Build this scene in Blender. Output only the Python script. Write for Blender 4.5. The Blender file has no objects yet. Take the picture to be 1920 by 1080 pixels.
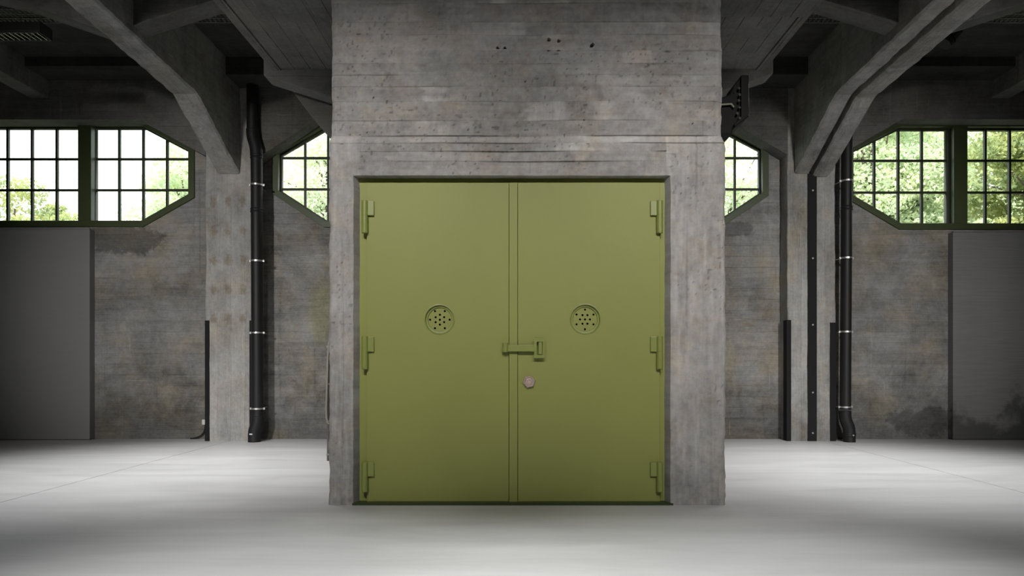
import bpy, bmesh, math, random
import numpy as np
from mathutils import Vector, Matrix

random.seed(7)
RNG = np.random.default_rng(7)
C = bpy.context.scene.collection
SC = bpy.context.scene
PI = math.pi

# ------------------------------------------------------------------ camera
FPX, CX, CY, EYE = 1280.0, 975.0, 680.0, 1.2
cam = bpy.data.cameras.new('camera')
cam.sensor_width = 36.0
cam.lens = 24.0
cam.shift_x = -15.0 / 1920
cam.shift_y = 140.0 / 1920
cam.clip_start = 0.05
cam.clip_end = 300
camo = bpy.data.objects.new('camera', cam)
camo.location = (0, 0, EYE)
camo.rotation_euler = (PI / 2, 0, 0)
C.objects.link(camo)
SC.camera = camo

# ------------------------------------------------------------------ world, lights, exposure
wd = bpy.data.worlds.new('sky')
SC.world = wd
wd.use_nodes = True
wn = wd.node_tree
wn.nodes.clear()
wo = wn.nodes.new('ShaderNodeOutputWorld')
wb = wn.nodes.new('ShaderNodeBackground')
wb.inputs['Color'].default_value = (0.96, 0.98, 1.0, 1)
wb.inputs['Strength'].default_value = 3.2
wn.links.new(wb.outputs[0], wo.inputs[0])

SC.view_settings.view_transform = 'Standard'
SC.view_settings.look = 'None'
SC.view_settings.exposure = 0.0
SC.view_settings.gamma = 1.0
SC.view_settings.use_curve_mapping = False
SC.cycles.use_denoising = True
SC.cycles.max_bounces = 8
SC.cycles.diffuse_bounces = 4
SC.cycles.transparent_max_bounces = 16
SC.cycles.sample_clamp_indirect = 6.0


def spot(name, loc, target, power, angle, blend, radius, col=(1, 1, 1)):
    l = bpy.data.lights.new(name, 'SPOT')
    l.energy = power
    l.spot_size = math.radians(angle)
    l.spot_blend = blend
    l.shadow_soft_size = radius
    l.color = col
    o = bpy.data.objects.new(name, l)
    o.location = loc
    d = Vector(target) - Vector(loc)
    o.rotation_euler = d.to_track_quat('-Z', 'Y').to_euler()
    C.objects.link(o)
    return o


# unseen spots added to light the shaft, back wall and floor
WARM = (1.0, 0.97, 0.93)
spot('unseen_front_spot', (0, -0.6, 5.4), (0, 5.75, 2.25), 520, 42, 1.0, 0.16, WARM)  # unseen key light; soft cones shaped to darken top and edges
spot('unseen_front_spot', (-2.0, -0.6, 5.4), (-1.95, 5.75, 2.1), 1000, 42, 1.0, 0.16, WARM)
spot('unseen_front_spot', (2.0, -0.6, 5.4), (2.0, 5.75, 2.1), 1000, 42, 1.0, 0.16, WARM)
spot('unseen_front_spot', (-4.9, -3.6, 4.4), (-4.6, 10.7, 1.9), 3900, 33, 1.0, 0.3, WARM)  # this pair added to brighten the back wall and pilasters
spot('unseen_front_spot', (4.9, -3.6, 4.4), (4.8, 10.7, 1.9), 3900, 33, 1.0, 0.3, WARM)
spot('added_side_spot', (-4.0, 7.7, 4.7), (-4.0, 7.7, 0), 1050, 78, 1.0, 0.3)  # this pair added for bright pools on the floor beside the shaft
spot('added_side_spot', (4.1, 7.7, 4.7), (4.1, 7.7, 0), 1050, 78, 1.0, 0.3)
spot('added_floor_spot', (-1.2, 2.9, 5.4), (-1.2, 3.2, 0), 1200, 52, 1.0, 0.4)  # this pair added to brighten the floor before the shaft
spot('added_floor_spot', (1.2, 2.9, 5.4), (1.2, 3.2, 0), 1200, 52, 1.0, 0.4)
sl = bpy.data.lights.new('sun', 'SUN')
sl.energy = 8.0
sl.angle = math.radians(4)
sl.color = (1.0, 0.97, 0.90)
so = bpy.data.objects.new('sun', sl)
so.rotation_euler = Vector((0.35, 0.75, -0.9)).to_track_quat('-Z', 'Y').to_euler()
C.objects.link(so)

# ------------------------------------------------------------------ helpers


def S(Y):
    return FPX / Y


def P(px, py, Y):
    """world point seen at photo pixel (px, py) on the plane at distance Y"""
    return Vector(((px - CX) * Y / FPX, Y, EYE + (CY - py) * Y / FPX))


def wx(px, Y):
    return (px - CX) * Y / FPX


def wz(py, Y):
    return EYE + (CY - py) * Y / FPX


def tag(o, label=None, cat=None, group=None, kind=None):
    if label:
        o['label'] = label
    if cat:
        o['category'] = cat
    if group:
        o['group'] = group
    if kind:
        o['kind'] = kind
    return o


def link(name, me, mat=None, parent=None, smooth=False):
    o = bpy.data.objects.new(name, me)
    C.objects.link(o)
    if mat is not None:
        me.materials.clear()
        me.materials.append(mat)
    if parent is not None:
        o.parent = parent
        o.matrix_parent_inverse = Matrix.Translation(-parent.location)
    if smooth:
        me.polygons.foreach_set('use_smooth', [True] * len(me.polygons))
        try:
            me.set_sharp_from_angle(angle=math.radians(35))
        except Exception:
            pass
    return o


def empty(name, loc, label=None, cat=None, group=None, kind=None):
    o = bpy.data.objects.new(name, None)
    o.empty_display_size = 0.1
    o.location = loc
    C.objects.link(o)
    return tag(o, label, cat, group, kind)


def bm_obj(name, bm, mat, parent=None, smooth=False):
    bmesh.ops.recalc_face_normals(bm, faces=bm.faces)
    me = bpy.data.meshes.new(name)
    bm.to_mesh(me)
    bm.free()
    return link(name, me, mat, parent, smooth)


def add_box(bm, x0, x1, y0, y1, z0, z1, bev=0.0):
    b = bmesh.new()
    vs = [b.verts.new((x, y, z)) for x in (x0, x1) for y in (y0, y1) for z in (z0, z1)]
    for f in ((0, 1, 3, 2), (4, 6, 7, 5), (0, 4, 5, 1), (2, 3, 7, 6), (0, 2, 6, 4), (1, 5, 7, 3)):
        b.faces.new([vs[i] for i in f])
    if bev > 0:
        bmesh.ops.bevel(b, geom=list(b.edges), offset=bev, segments=2, affect='EDGES', profile=0.6)
    merge(bm, b)


def merge(bm, b):
    me = bpy.data.meshes.new('tmp')
    bmesh.ops.recalc_face_normals(b, faces=b.faces)
    b.to_mesh(me)
    b.free()
    bm.from_mesh(me)
    bpy.data.meshes.remove(me)


def add_prism(bm, poly, a0, a1, axis='Y', bev=0.0):
    """poly in the plane across axis: axis Y -> (x,z); axis X -> (y,z); axis Z -> (x,y)"""
    b = bmesh.new()

    def mk(p, a):
        if axis == 'Y':
            return (p[0], a, p[1])
        if axis == 'X':
            return (a, p[0], p[1])
        return (p[0], p[1], a)
    v0 = [b.verts.new(mk(p, a0)) for p in poly]
    v1 = [b.verts.new(mk(p, a1)) for p in poly]
    b.faces.new(v0)
    b.faces.new(v1[::-1])
    n = len(poly)
    for i in range(n):
        b.faces.new((v0[i], v1[i], v1[(i + 1) % n], v0[(i + 1) % n]))
    bmesh.ops.recalc_face_normals(b, faces=b.faces)
    if bev > 0:
        bmesh.ops.bevel(b, geom=list(b.edges), offset=bev, segments=2, affect='EDGES', profile=0.6)
    merge(bm, b)


def box_obj(name, x0, x1, y0, y1, z0, z1, mat, parent=None, bev=0.0):
    bm = bmesh.new()
    add_box(bm, x0, x1, y0, y1, z0, z1, bev)
    return bm_obj(name, bm, mat, parent)


def prism_obj(name, poly, a0, a1, mat, axis='Y', parent=None, bev=0.0):
    bm = bmesh.new()
    add_prism(bm, poly, a0, a1, axis, bev)
    return bm_obj(name, bm, mat, parent)


def add_tube(bm, pts, rad, n=20, cap=True):
    pts = [Vector(p) for p in pts]
    if not hasattr(rad, '__len__'):
        rad = [rad] * len(pts)
    rings = []
    t0 = (pts[1] - pts[0]).normalized()
    ref = Vector((0, 1, 0)) if abs(t0.y) < 0.9 else Vector((1, 0, 0))
    u = (ref - t0 * ref.dot(t0)).normalized()
    for i, p in enumerate(pts):
        if i == 0:
            t = pts[1] - pts[0]
        elif i == len(pts) - 1:
            t = pts[-1] - pts[-2]
        else:
            t = (pts[i + 1] - pts[i]).normalized() + (pts[i] - pts[i - 1]).normalized()
        t.normalize()
        u = (u - t * u.dot(t)).normalized()
        w = t.cross(u)
        rings.append([bm.verts.new(p + (u * math.cos(a) + w * math.sin(a)) * rad[i])
                      for a in (2 * PI * k / n for k in range(n))])
    for a, b in zip(rings, rings[1:]):
        for k in range(n):
            bm.faces.new((a[k], a[(k + 1) % n], b[(k + 1) % n], b[k]))
    if cap:
        bm.faces.new(rings[0][::-1])
        bm.faces.new(rings[-1])


def tube_obj(name, pts, rad, mat, parent=None, n=20, smooth=True):
    bm = bmesh.new()
    add_tube(bm, pts, rad, n)
    return bm_obj(name, bm, mat, parent, smooth)


def bez(p0, p1, p2, p3, n=10):
    out = []
    for i in range(n + 1):
        t = i / n
        out.append(Vector(p0) * (1 - t) ** 3 + Vector(p1) * 3 * t * (1 - t) ** 2 + Vector(p2) * 3 * t * t * (1 - t) + Vector(p3) * t ** 3)
    return out


def plate(name, loops, y0, y1, mat, parent=None, bev=0.0):
    """extruded plate in the XZ plane with holes; loops[0] is the outline, the rest holes; (x,z) points"""
    cu = bpy.data.curves.new(name, 'CURVE')
    cu.dimensions = '2D'
    cu.fill_mode = 'BOTH'
    cu.extrude = abs(y1 - y0) / 2 - bev
    cu.bevel_depth = bev
    cu.bevel_resolution = 1
    cu.offset = -bev
    for lp in loops:
        s = cu.splines.new('POLY')
        s.points.add(len(lp) - 1)
        for i, p in enumerate(lp):
            s.points[i].co = (p[0], p[1], 0, 1)
        s.use_cyclic_u = True
    o = bpy.data.objects.new('tmp', cu)
    C.objects.link(o)
    dg = bpy.context.evaluated_depsgraph_get()
    me = bpy.data.meshes.new_from_object(o.evaluated_get(dg))
    bpy.data.objects.remove(o)
    bpy.data.curves.remove(cu)
    me.name = name
    ym = (y0 + y1) / 2
    n = len(me.vertices)
    co = np.empty(n * 3, np.float32)
    me.vertices.foreach_get('co', co)
    co = co.reshape(-1, 3)
    co = np.stack([co[:, 0], ym - co[:, 2], co[:, 1]], 1)
    me.vertices.foreach_set('co', co.ravel())
    me.update()
    bm = bmesh.new()
    bm.from_mesh(me)
    bmesh.ops.remove_doubles(bm, verts=bm.verts, dist=1e-5)
    bmesh.ops.recalc_face_normals(bm, faces=bm.faces)
    bm.to_mesh(me)
    bm.free()
    return link(name, me, mat, parent)


def circle(cx, cz, r, n=32, rot=0.0):
    return [(cx + r * math.cos(rot + 2 * PI * k / n), cz + r * math.sin(rot + 2 * PI * k / n)) for k in range(n)]


def clip_poly(poly, clip):
    """Sutherland-Hodgman; clip is convex, counter-clockwise"""
    out = poly
    n = len(clip)
    for i in range(n):
        a, b = clip[i], clip[(i + 1) % n]
        inp, out = out, []
        if not inp:
            return []

        def side(p):
            return (b[0] - a[0]) * (p[1] - a[1]) - (b[1] - a[1]) * (p[0] - a[0])
        for j in range(len(inp)):
            p, q = inp[j], inp[(j + 1) % len(inp)]
            sp, sq = side(p), side(q)
            if sp >= 0:
                out.append(p)
            if (sp >= 0) != (sq >= 0):
                t = sp / (sp - sq)
                out.append((p[0] + (q[0] - p[0]) * t, p[1] + (q[1] - p[1]) * t))
    return out


def ccw(poly):
    a = sum(poly[i][0] * poly[(i + 1) % len(poly)][1] - poly[(i + 1) % len(poly)][0] * poly[i][1] for i in range(len(poly)))
    return poly if a > 0 else poly[::-1]


def area(poly):
    return abs(sum(poly[i][0] * poly[(i + 1) % len(poly)][1] - poly[(i + 1) % len(poly)][0] * poly[i][1] for i in range(len(poly)))) / 2


def vnoise(u, v, seed):
    """smooth value noise on arrays u, v"""
    r = np.random.default_rng(seed).random((257, 257))
    iu, iv = np.floor(u).astype(int), np.floor(v).astype(int)
    fu, fv = u - iu, v - iv
    fu = fu * fu * (3 - 2 * fu)
    fv = fv * fv * (3 - 2 * fv)
    a, b = r[iu % 257, iv % 257], r[(iu + 1) % 257, iv % 257]
    c, d = r[iu % 257, (iv + 1) % 257], r[(iu + 1) % 257, (iv + 1) % 257]
    return (a * (1 - fu) + b * fu) * (1 - fv) + (c * (1 - fu) + d * fu) * fv


# ------------------------------------------------------------------ materials
class N:
    """tiny node-graph helper"""

    def __init__(self, name):
        self.m = bpy.data.materials.new(name)
        self.m.use_nodes = True
        self.t = self.m.node_tree
        self.t.nodes.clear()
        self.out = self.t.nodes.new('ShaderNodeOutputMaterial')

    def new(self, typ, **kw):
        n = self.t.nodes.new('ShaderNode' + typ)
        for k, v in kw.items():
            setattr(n, k, v)
        return n

    def set(self, sock, v):
        if isinstance(v, bpy.types.NodeSocket):
            self.t.links.new(v, sock)
        elif v is not None:
            sock.default_value = v

    def math(self, op, a, b=None, c=None, clamp=False):
        n = self.new('Math', operation=op, use_clamp=clamp)
        for i, v in enumerate((a, b, c)):
            if v is not None:
                self.set(n.inputs[i], v)
        return n.outputs[0]

    def pos(self):
        return self.new('NewGeometry').outputs['Position']

    def scale(self, vec, s, off=(0, 0, 0)):
        n = self.new('Mapping')
        self.set(n.inputs['Vector'], vec)
        n.inputs['Scale'].default_value = s
        n.inputs['Location'].default_value = off
        return n.outputs[0]

    def noise(self, vec, sc=1.0, det=4.0, rough=0.6, dist=0.0):
        n = self.new('TexNoise')
        self.set(n.inputs['Vector'], vec)
        n.inputs['Scale'].default_value = sc
        n.inputs['Detail'].default_value = det
        n.inputs['Roughness'].default_value = rough
        n.inputs['Distortion'].default_value = dist
        return n.outputs['Fac']

    def ramp(self, fac, lo, hi, a=0.0, b=1.0):
        n = self.new('MapRange', interpolation_type='SMOOTHSTEP')
        self.set(n.inputs[0], fac)
        for i, v in zip((1, 2, 3, 4), (lo, hi, a, b)):
            self.set(n.inputs[i], v)
        return n.outputs[0]

    def mix(self, fac, a, b, blend='MIX'):
        n = self.new('Mix', data_type='RGBA', blend_type=blend)
        self.set(n.inputs[0], fac)
        for i, v in ((6, a), (7, b)):
            if not isinstance(v, bpy.types.NodeSocket):
                v = tuple(v) + (1,) if len(v) == 3 else v
            self.set(n.inputs[i], v)
        return n.outputs[2]

    def mul(self, col, f):
        n = self.new('VectorMath', operation='SCALE')
        self.set(n.inputs[0], col)
        self.set(n.inputs[3], f)
        return n.outputs[0]

    def xyz(self, v):
        n = self.new('SeparateXYZ')
        self.set(n.inputs[0], v)
        return n.outputs

    def bump(self, h, strength=0.4, dist=0.01):
        n = self.new('Bump')
        self.set(n.inputs['Height'], h)
        n.inputs['Strength'].default_value = strength
        n.inputs['Distance'].default_value = dist
        return n.outputs[0]

    def principled(self, col, rough=0.8, spec=0.3, metal=0.0, normal=None):
        p = self.new('BsdfPrincipled')
        self.set(p.inputs['Base Color'], col if isinstance(col, bpy.types.NodeSocket) else tuple(col) + (1,))
        self.set(p.inputs['Roughness'], rough)
        p.inputs['Specular IOR Level'].default_value = spec
        p.inputs['Metallic'].default_value = metal
        if normal is not None:
            self.set(p.inputs['Normal'], normal)
        self.t.links.new(p.outputs[0], self.out.inputs[0])
        return self.m


def concrete(name, grain='X', across='Z', board=0.16, lum=0.2, warm=0.5, joint=0.5, contrast=1.0, low_stain=0.0, off=(0, 0, 0), spots=None, blots=(), moss=None):
    """board-marked raw concrete; grain = world axis the boards run along, across = axis the boards are stacked on"""
    g = N(name)
    p = g.scale(g.pos(), (1, 1, 1), off)
    st = {'X': (0.55, 5.0, 11.0), 'Y': (9.0, 0.5, 9.0), 'Z': (10.0, 6.0, 0.5)}[grain]
    streak = g.noise(g.scale(p, st), 1.6, 6, 0.65)
    fine = g.noise(g.scale(p, tuple(s * 4 for s in st)), 1.6, 5, 0.7)
    blotch = g.noise(p, 1.1, 6, 0.6)
    patch = g.noise(p, 3.2, 7, 0.7, 0.4)
    drip = g.noise(g.scale(p, (7, 7, 0.35)), 1.2, 5, 0.65)
    speck = g.noise(p, 70, 2, 0.6)
    c = g.xyz(p)[{'X': 0, 'Y': 1, 'Z': 2}[across]]
    al = g.xyz(p)[{'X': 0, 'Y': 1, 'Z': 2}[grain]]
    wob = g.math('MULTIPLY', g.noise(p, 0.8, 2), 0.03)
    cc = g.math('DIVIDE', g.math('ADD', c, wob), board)
    fl = g.math('FLOOR', cc)
    fr = g.math('FRACT', cc)
    wn_ = g.new('TexWhiteNoise', noise_dimensions='2D')
    cb = g.new('CombineXYZ')
    g.set(cb.inputs[0], fl)
    seg = g.math('FLOOR', g.math('ADD', g.math('DIVIDE', al, 2.3), g.math('MULTIPLY', fl, 0.37)))
    g.set(cb.inputs[1], seg)
    g.t.links.new(cb.outputs[0], wn_.inputs['Vector'])
    tone = wn_.outputs['Value']
    d = g.math('ABSOLUTE', g.math('SUBTRACT', fr, 0.5))
    jm = g.ramp(d, 0.470, 0.495)
    jfade = g.ramp(g.noise(g.scale(p, (1.3, 1.3, 1.3)), 1.0, 3), 0.42, 0.62)
    jm = g.math('MULTIPLY', jm, g.math('MULTIPLY', jfade, joint))
    # brightness field
    k = contrast
    mott = g.noise(p, 22, 7, 0.75)
    f = g.math('ADD', 1.0, g.math('MULTIPLY', g.math('SUBTRACT', streak, 0.5), 0.42 * k))
    f = g.math('ADD', f, g.math('MULTIPLY', g.math('SUBTRACT', blotch, 0.5), 1.15 * k))
    f = g.math('ADD', f, g.math('MULTIPLY', g.math('SUBTRACT', patch, 0.5), 0.9 * k))
    f = g.math('ADD', f, g.math('MULTIPLY', g.math('SUBTRACT', fine, 0.5), 0.35 * k))
    f = g.math('ADD', f, g.math('MULTIPLY', g.math('SUBTRACT', mott, 0.5), 0.7 * k))
    f = g.math('SUBTRACT', f, g.math('MULTIPLY', g.ramp(drip, 0.60, 0.72), 0.20 * k))
    f = g.math('ADD', f, g.math('MULTIPLY', g.math('SUBTRACT', tone, 0.5), 0.16 * k))
    scr = g.ramp(g.noise(g.scale(p, tuple(q * 1.7 for q in st), (3, 1, 5)), 1.5, 7, 0.75), 0.60, 0.70)
    scr = g.math('MULTIPLY', scr, g.ramp(g.noise(p, 2.1, 4, 0.6), 0.45, 0.58))
    f = g.math('ADD', f, g.math('MULTIPLY', scr, 0.55 * k))
    lime = g.ramp(g.noise(g.scale(p, (14, 14, 0.5), (7, 2, 1)), 1.3, 6, 0.7), 0.61, 0.68)
    lime = g.math('MULTIPLY', lime, g.ramp(g.noise(p, 1.4, 4, 0.6), 0.48, 0.6))
    f = g.math('ADD', f, g.math('MULTIPLY', lime, 0.40 * k))
    f = g.math('MULTIPLY', f, g.math('SUBTRACT', 1.0, g.math('MULTIPLY', jm, 0.6)))
    pit = g.ramp(speck, 0.66, 0.74)
    f = g.math('MULTIPLY', f, g.math('SUBTRACT', 1.0, g.math('MULTIPLY', pit, 0.35)))
    if low_stain > 0:   # damp, dirty concrete along the foot of the wall, ragged upper edge
        zz = g.math('ADD', g.xyz(p)[2], g.math('MULTIPLY', g.math('SUBTRACT', patch, 0.5), 1.5))
        f = g.math('MULTIPLY', f, g.math('SUBTRACT', 1.0, g.math('MULTIPLY', g.ramp(zz, 0.15, 1.25, 1, 0), low_stain)))
    for (bx, bz, rx, rz, amt) in blots:   # single stains with a ragged outline
        ax = g.math('DIVIDE', g.math('SUBTRACT', g.xyz(p)[0], bx), rx)
        az = g.math('DIVIDE', g.math('SUBTRACT', g.xyz(p)[2], bz), rz)
        r2 = g.math('ADD', g.math('MULTIPLY', ax, ax), g.math('MULTIPLY', az, az))
        r2 = g.math('ADD', r2, g.math('MULTIPLY', g.math('SUBTRACT', patch, 0.5), 3.2))
        f = g.math('MULTIPLY', f, g.math('ADD', 1.0, g.math('MULTIPLY', g.ramp(r2, 0.55, 1.05, 1, 0), amt)))
    f = g.math('MAXIMUM', f, 0.15)
    tint = g.ramp(g.noise(p, 1.7, 6, 0.7), 0.42, 0.66)
    grey = (lum * 1.0, lum * 0.995, lum * 0.985)
    brown = (lum * (1 + 0.10 * warm), lum * (1 - 0.03 * warm), lum * (1 - 0.26 * warm))
    base = g.mix(tint, grey, brown)
    if spots:   # rusty blots left in rows by the formwork ties
        (sx, dx, sz, dz, zlo, zhi) = spots
        wv = g.math('MULTIPLY', g.math('SUBTRACT', g.noise(p, 6, 3), 0.5), 0.10)
        ux = g.math('SUBTRACT', g.math('FRACT', g.math('DIVIDE', g.math('SUBTRACT', g.math('ADD', g.xyz(p)[0], wv), sx - dx / 2), dx)), 0.5)
        uz = g.math('SUBTRACT', g.math('FRACT', g.math('DIVIDE', g.math('SUBTRACT', g.math('ADD', g.xyz(p)[2], wv), sz - dz / 2), dz)), 0.5)
        dd = g.math('SQRT', g.math('ADD', g.math('POWER', g.math('MULTIPLY', ux, dx), 2.0), g.math('POWER', g.math('MULTIPLY', uz, dz * 0.7), 2.0)))
        m_ = g.ramp(g.math('ADD', dd, g.math('MULTIPLY', g.math('SUBTRACT', mott, 0.5), 0.12)), 0.02, 0.085, 0.75, 0)
        m_ = g.math('MULTIPLY', m_, g.math('MULTIPLY', g.ramp(g.xyz(p)[2], zlo, zlo + 0.1), g.ramp(g.xyz(p)[2], zhi, zhi + 0.1, 1, 0)))
        base = g.mix(m_, base, (lum * 0.72, lum * 0.60, lum * 0.45))
    if moss:
        ax = g.math('DIVIDE', g.math('SUBTRACT', g.xyz(p)[0], moss[0]), moss[2])
        az = g.math('DIVIDE', g.math('SUBTRACT', g.xyz(p)[2], moss[1]), moss[3])
        r2 = g.math('ADD', g.math('MULTIPLY', ax, ax), g.math('MULTIPLY', az, az))
        r2 = g.math('ADD', r2, g.math('MULTIPLY', g.math('SUBTRACT', mott, 0.5), 3.0))
        base = g.mix(g.ramp(r2, 0.3, 1.2, 0.55, 0), base, (lum * 0.95, lum * 0.92, lum * 0.42))
    col = g.mul(base, f)
    h = g.math('ADD', g.math('MULTIPLY', streak, 0.5), g.math('MULTIPLY', fine, 0.4))
    h = g.math('ADD', h, g.math('MULTIPLY', patch, 0.3))
    h = g.math('SUBTRACT', h, g.math('MULTIPLY', jm, 0.8))
    h = g.math('ADD', h, g.math('MULTIPLY', tone, 0.25))
    h = g.math('SUBTRACT', h, g.math('MULTIPLY', pit, 0.3))
    return g.principled(col, 0.85, 0.25, 0, g.bump(h, 0.5, 0.012))


def paint(name, col, rough=0.5, var=0.12, spec=0.4, metal=0.0, bump=0.08, sc=3.0):
    g = N(name)
    p = g.pos()
    a = g.noise(p, sc, 5, 0.6)
    b = g.noise(p, 140, 2, 0.5)
    f = g.math('ADD', 1.0 - var / 2, g.math('MULTIPLY', a, var))
    f = g.math('ADD', f, g.math('MULTIPLY', g.math('SUBTRACT', b, 0.5), var * 0.8))
    c = g.mul(tuple(col), f)
    r = g.math('ADD', rough - 0.08, g.math('MULTIPLY', a, 0.16))
    return g.principled(c, r, spec, metal, g.bump(b, bump, 0.004))


M = {}
M['wall'] = concrete('concrete_back_wall', 'X', 'Z', 0.17, 0.21, 0.8, 0.6, 1.3, 0.4,
                     blots=((wx(222, 10.74), wz(448, 10.74), 0.75, 0.26, -0.5), (wx(1450, 10.74), wz(372, 10.74), 0.22, 0.5, 0.35), (wx(1380, 10.74), wz(430, 10.74), 0.3, 0.12, -0.4),
                            (wx(1740, 10.74), wz(790, 10.74), 0.75, 0.25, -0.35)), moss=(wx(606, 10.74), wz(585, 10.74), 0.28, 0.6))
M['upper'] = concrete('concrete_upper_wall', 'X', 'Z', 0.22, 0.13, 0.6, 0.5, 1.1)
M['pilaster'] = concrete('concrete_pilaster', 'Z', 'X', 0.21, 0.32, 0.6, 0.3, 1.05, spots=(wx(428, 10.45), 0.225, wz(543, 10.45), 0.45, wz(612, 10.45), wz(352, 10.45)))
M['pilaster_plain'] = concrete('concrete_twin_pilaster', 'Z', 'X', 0.18, 0.30, 0.7, 0.3, 1.1, 0.25)
M['beam'] = concrete('concrete_beam', 'Y', 'X', 0.17, 0.28, 0.4, 0.5, 1.25)
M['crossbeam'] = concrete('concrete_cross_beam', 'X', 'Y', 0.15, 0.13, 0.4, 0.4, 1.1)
M['gallery'] = concrete('concrete_gallery', 'Y', 'X', 0.2, 0.165, 0.4, 1.4, 1.1)
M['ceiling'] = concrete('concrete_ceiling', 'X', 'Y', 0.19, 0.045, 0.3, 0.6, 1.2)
M['plain'] = concrete('concrete_plain', 'X', 'Z', 0.3, 0.2, 0.4, 0.3, 0.8)

# shaft front: stains and the ledge's painted light come with the mesh as a 'tone' attribute
g = N('concrete_shaft')
p = g.pos()
at = g.new('Attribute', attribute_name='tone')
sp = g.noise(p, 75, 3, 0.6)
fn = g.noise(g.scale(p, (6, 6, 40)), 1.5, 6, 0.7)
vt = g.noise(g.scale(p, (60, 20, 2.0)), 1.5, 5, 0.7)
f = g.math('MULTIPLY', at.outputs['Fac'], 2.0)
gr_ = g.noise(p, 34, 8, 0.78)
f = g.math('ADD', f, g.math('MULTIPLY', g.math('SUBTRACT', fn, 0.5), 0.22))
f = g.math('ADD', f, g.math('MULTIPLY', g.math('SUBTRACT', vt, 0.5), 0.14))
f = g.math('ADD', f, g.math('MULTIPLY', g.math('SUBTRACT', gr_, 0.5), 0.62))
pit = g.ramp(sp, 0.68, 0.76)
f = g.math('MULTIPLY', f, g.math('SUBTRACT', 1.0, g.math('MULTIPLY', pit, 0.4)))
f = g.math('MAXIMUM', f, 0.2)
ti = g.ramp(g.noise(p, 2.6, 8, 0.8), 0.44, 0.66)
rust = g.math('MULTIPLY', g.ramp(g.noise(p, 48, 4, 0.7), 0.60, 0.70), g.ramp(g.noise(p, 3.1, 4, 0.6), 0.46, 0.60))
col = g.mul(g.mix(rust, g.mix(ti, (0.335, 0.330, 0.327), (0.350, 0.312, 0.270)), (0.30, 0.205, 0.125)), f)
h = g.math('ADD', g.math('MULTIPLY', fn, 0.3), g.math('MULTIPLY', gr_, 0.8))
h = g.math('SUBTRACT', h, g.math('MULTIPLY', pit, 0.4))
M['shaft'] = g.principled(col, 0.8, 0.3, 0, g.bump(h, 0.5, 0.006))

# floor: pale power-floated concrete with trowel sweeps
g = N('polished_floor')
p = g.pos()
sw = g.noise(g.scale(p, (0.35, 2.2, 1)), 1.6, 6, 0.62, 0.9)
bl = g.noise(p, 0.55, 5, 0.6)
fi = g.noise(g.scale(p, (1.5, 9, 1)), 2.0, 5, 0.7)
f = g.math('ADD', 1.0, g.math('MULTIPLY', g.math('SUBTRACT', sw, 0.5), 0.50))
f = g.math('ADD', f, g.math('MULTIPLY', g.math('SUBTRACT', bl, 0.5), 0.22))
f = g.math('ADD', f, g.math('MULTIPLY', g.math('SUBTRACT', fi, 0.5), 0.10))
col = g.mul((0.53, 0.53, 0.53), f)
r = g.math('ADD', 0.30, g.math('MULTIPLY', sw, 0.25))
M['floor'] = g.principled(col, r, 0.35, 0, g.bump(fi, 0.05, 0.004))
M['joint'] = paint('floor_joint_filler', (0.09, 0.09, 0.09), 0.9)

M['door'] = paint('olive_green_paint', (0.275, 0.295, 0.082), 0.5, 0.10, 0.35)
M['hinge'] = paint('olive_green_gloss', (0.250, 0.285, 0.075), 0.38, 0.08, 0.5)
M['frame'] = paint('dark_green_frame_paint', (0.042, 0.058, 0.020), 0.45, 0.2, 0.4)
M['sash'] = paint('dark_green_sash_paint', (0.022, 0.028, 0.013), 0.5, 0.2, 0.4)
M['black'] = paint('black_pipe_plastic', (0.010, 0.010, 0.011), 0.55, 0.3, 0.35)
M['speaker'] = paint('black_speaker_coating', (0.004, 0.004, 0.004), 0.6, 0.3, 0.25)
M['steel_black'] = paint('black_painted_steel', (0.010, 0.010, 0.011), 0.7, 0.6, 0.2)
M['zinc'] = paint('zinc_plated_steel', (0.62, 0.62, 0.60), 0.35, 0.15, 0.5, 0.85)
M['white_plastic'] = paint('white_plastic', (0.60, 0.60, 0.57), 0.45, 0.1, 0.4)
M['cream'] = paint('cream_cable', (0.42, 0.39, 0.31), 0.55, 0.1, 0.4)
M['bronze'] = paint('worn_bronze', (0.50, 0.39, 0.34), 0.5, 0.5, 0.5, 0.15, 0.5, 60.0)
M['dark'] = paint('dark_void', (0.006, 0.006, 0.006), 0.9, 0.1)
M['wire'] = paint('tray_wire', (0.25, 0.25, 0.25), 0.4, 0.2, 0.5, 0.7)
M['reflector'] = paint('lamp_louvre_metal', (0.85, 0.86, 0.84), 0.2, 0.05, 0.5, 0.95)
M['housing'] = paint('lamp_housing_grey', (0.03, 0.03, 0.03), 0.5, 0.1)

g = N('grey_panel_paint')
p = g.pos()
a = g.noise(g.scale(p, (1.0, 1, 14)), 1.5, 5, 0.6)
b = g.noise(p, 0.8, 4, 0.55)
f = g.math('ADD', 0.85, g.math('ADD', g.math('MULTIPLY', a, 0.12), g.math('MULTIPLY', b, 0.18)))
M['panel'] = g.principled(g.mul((0.185, 0.185, 0.188), f), 0.6, 0.3, 0, g.bump(a, 0.1, 0.004))
g = N('worn_plywood_panel')
p = g.pos()
a = g.noise(g.scale(p, (1.2, 1, 26)), 1.5, 7, 0.7, 0.3)
b = g.noise(p, 1.6, 5, 0.6)
zz = g.math('ADD', g.xyz(p)[2], g.math('MULTIPLY', g.math('SUBTRACT', b, 0.5), 2.2))
sm = g.ramp(zz, 0.2, 0.55, 0.55, 0)
f = g.math('ADD', 0.55, g.math('ADD', g.math('MULTIPLY', a, 0.6), g.math('MULTIPLY', b, 0.3)))
f = g.math('MULTIPLY', f, g.math('SUBTRACT', 1.0, sm))
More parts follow.
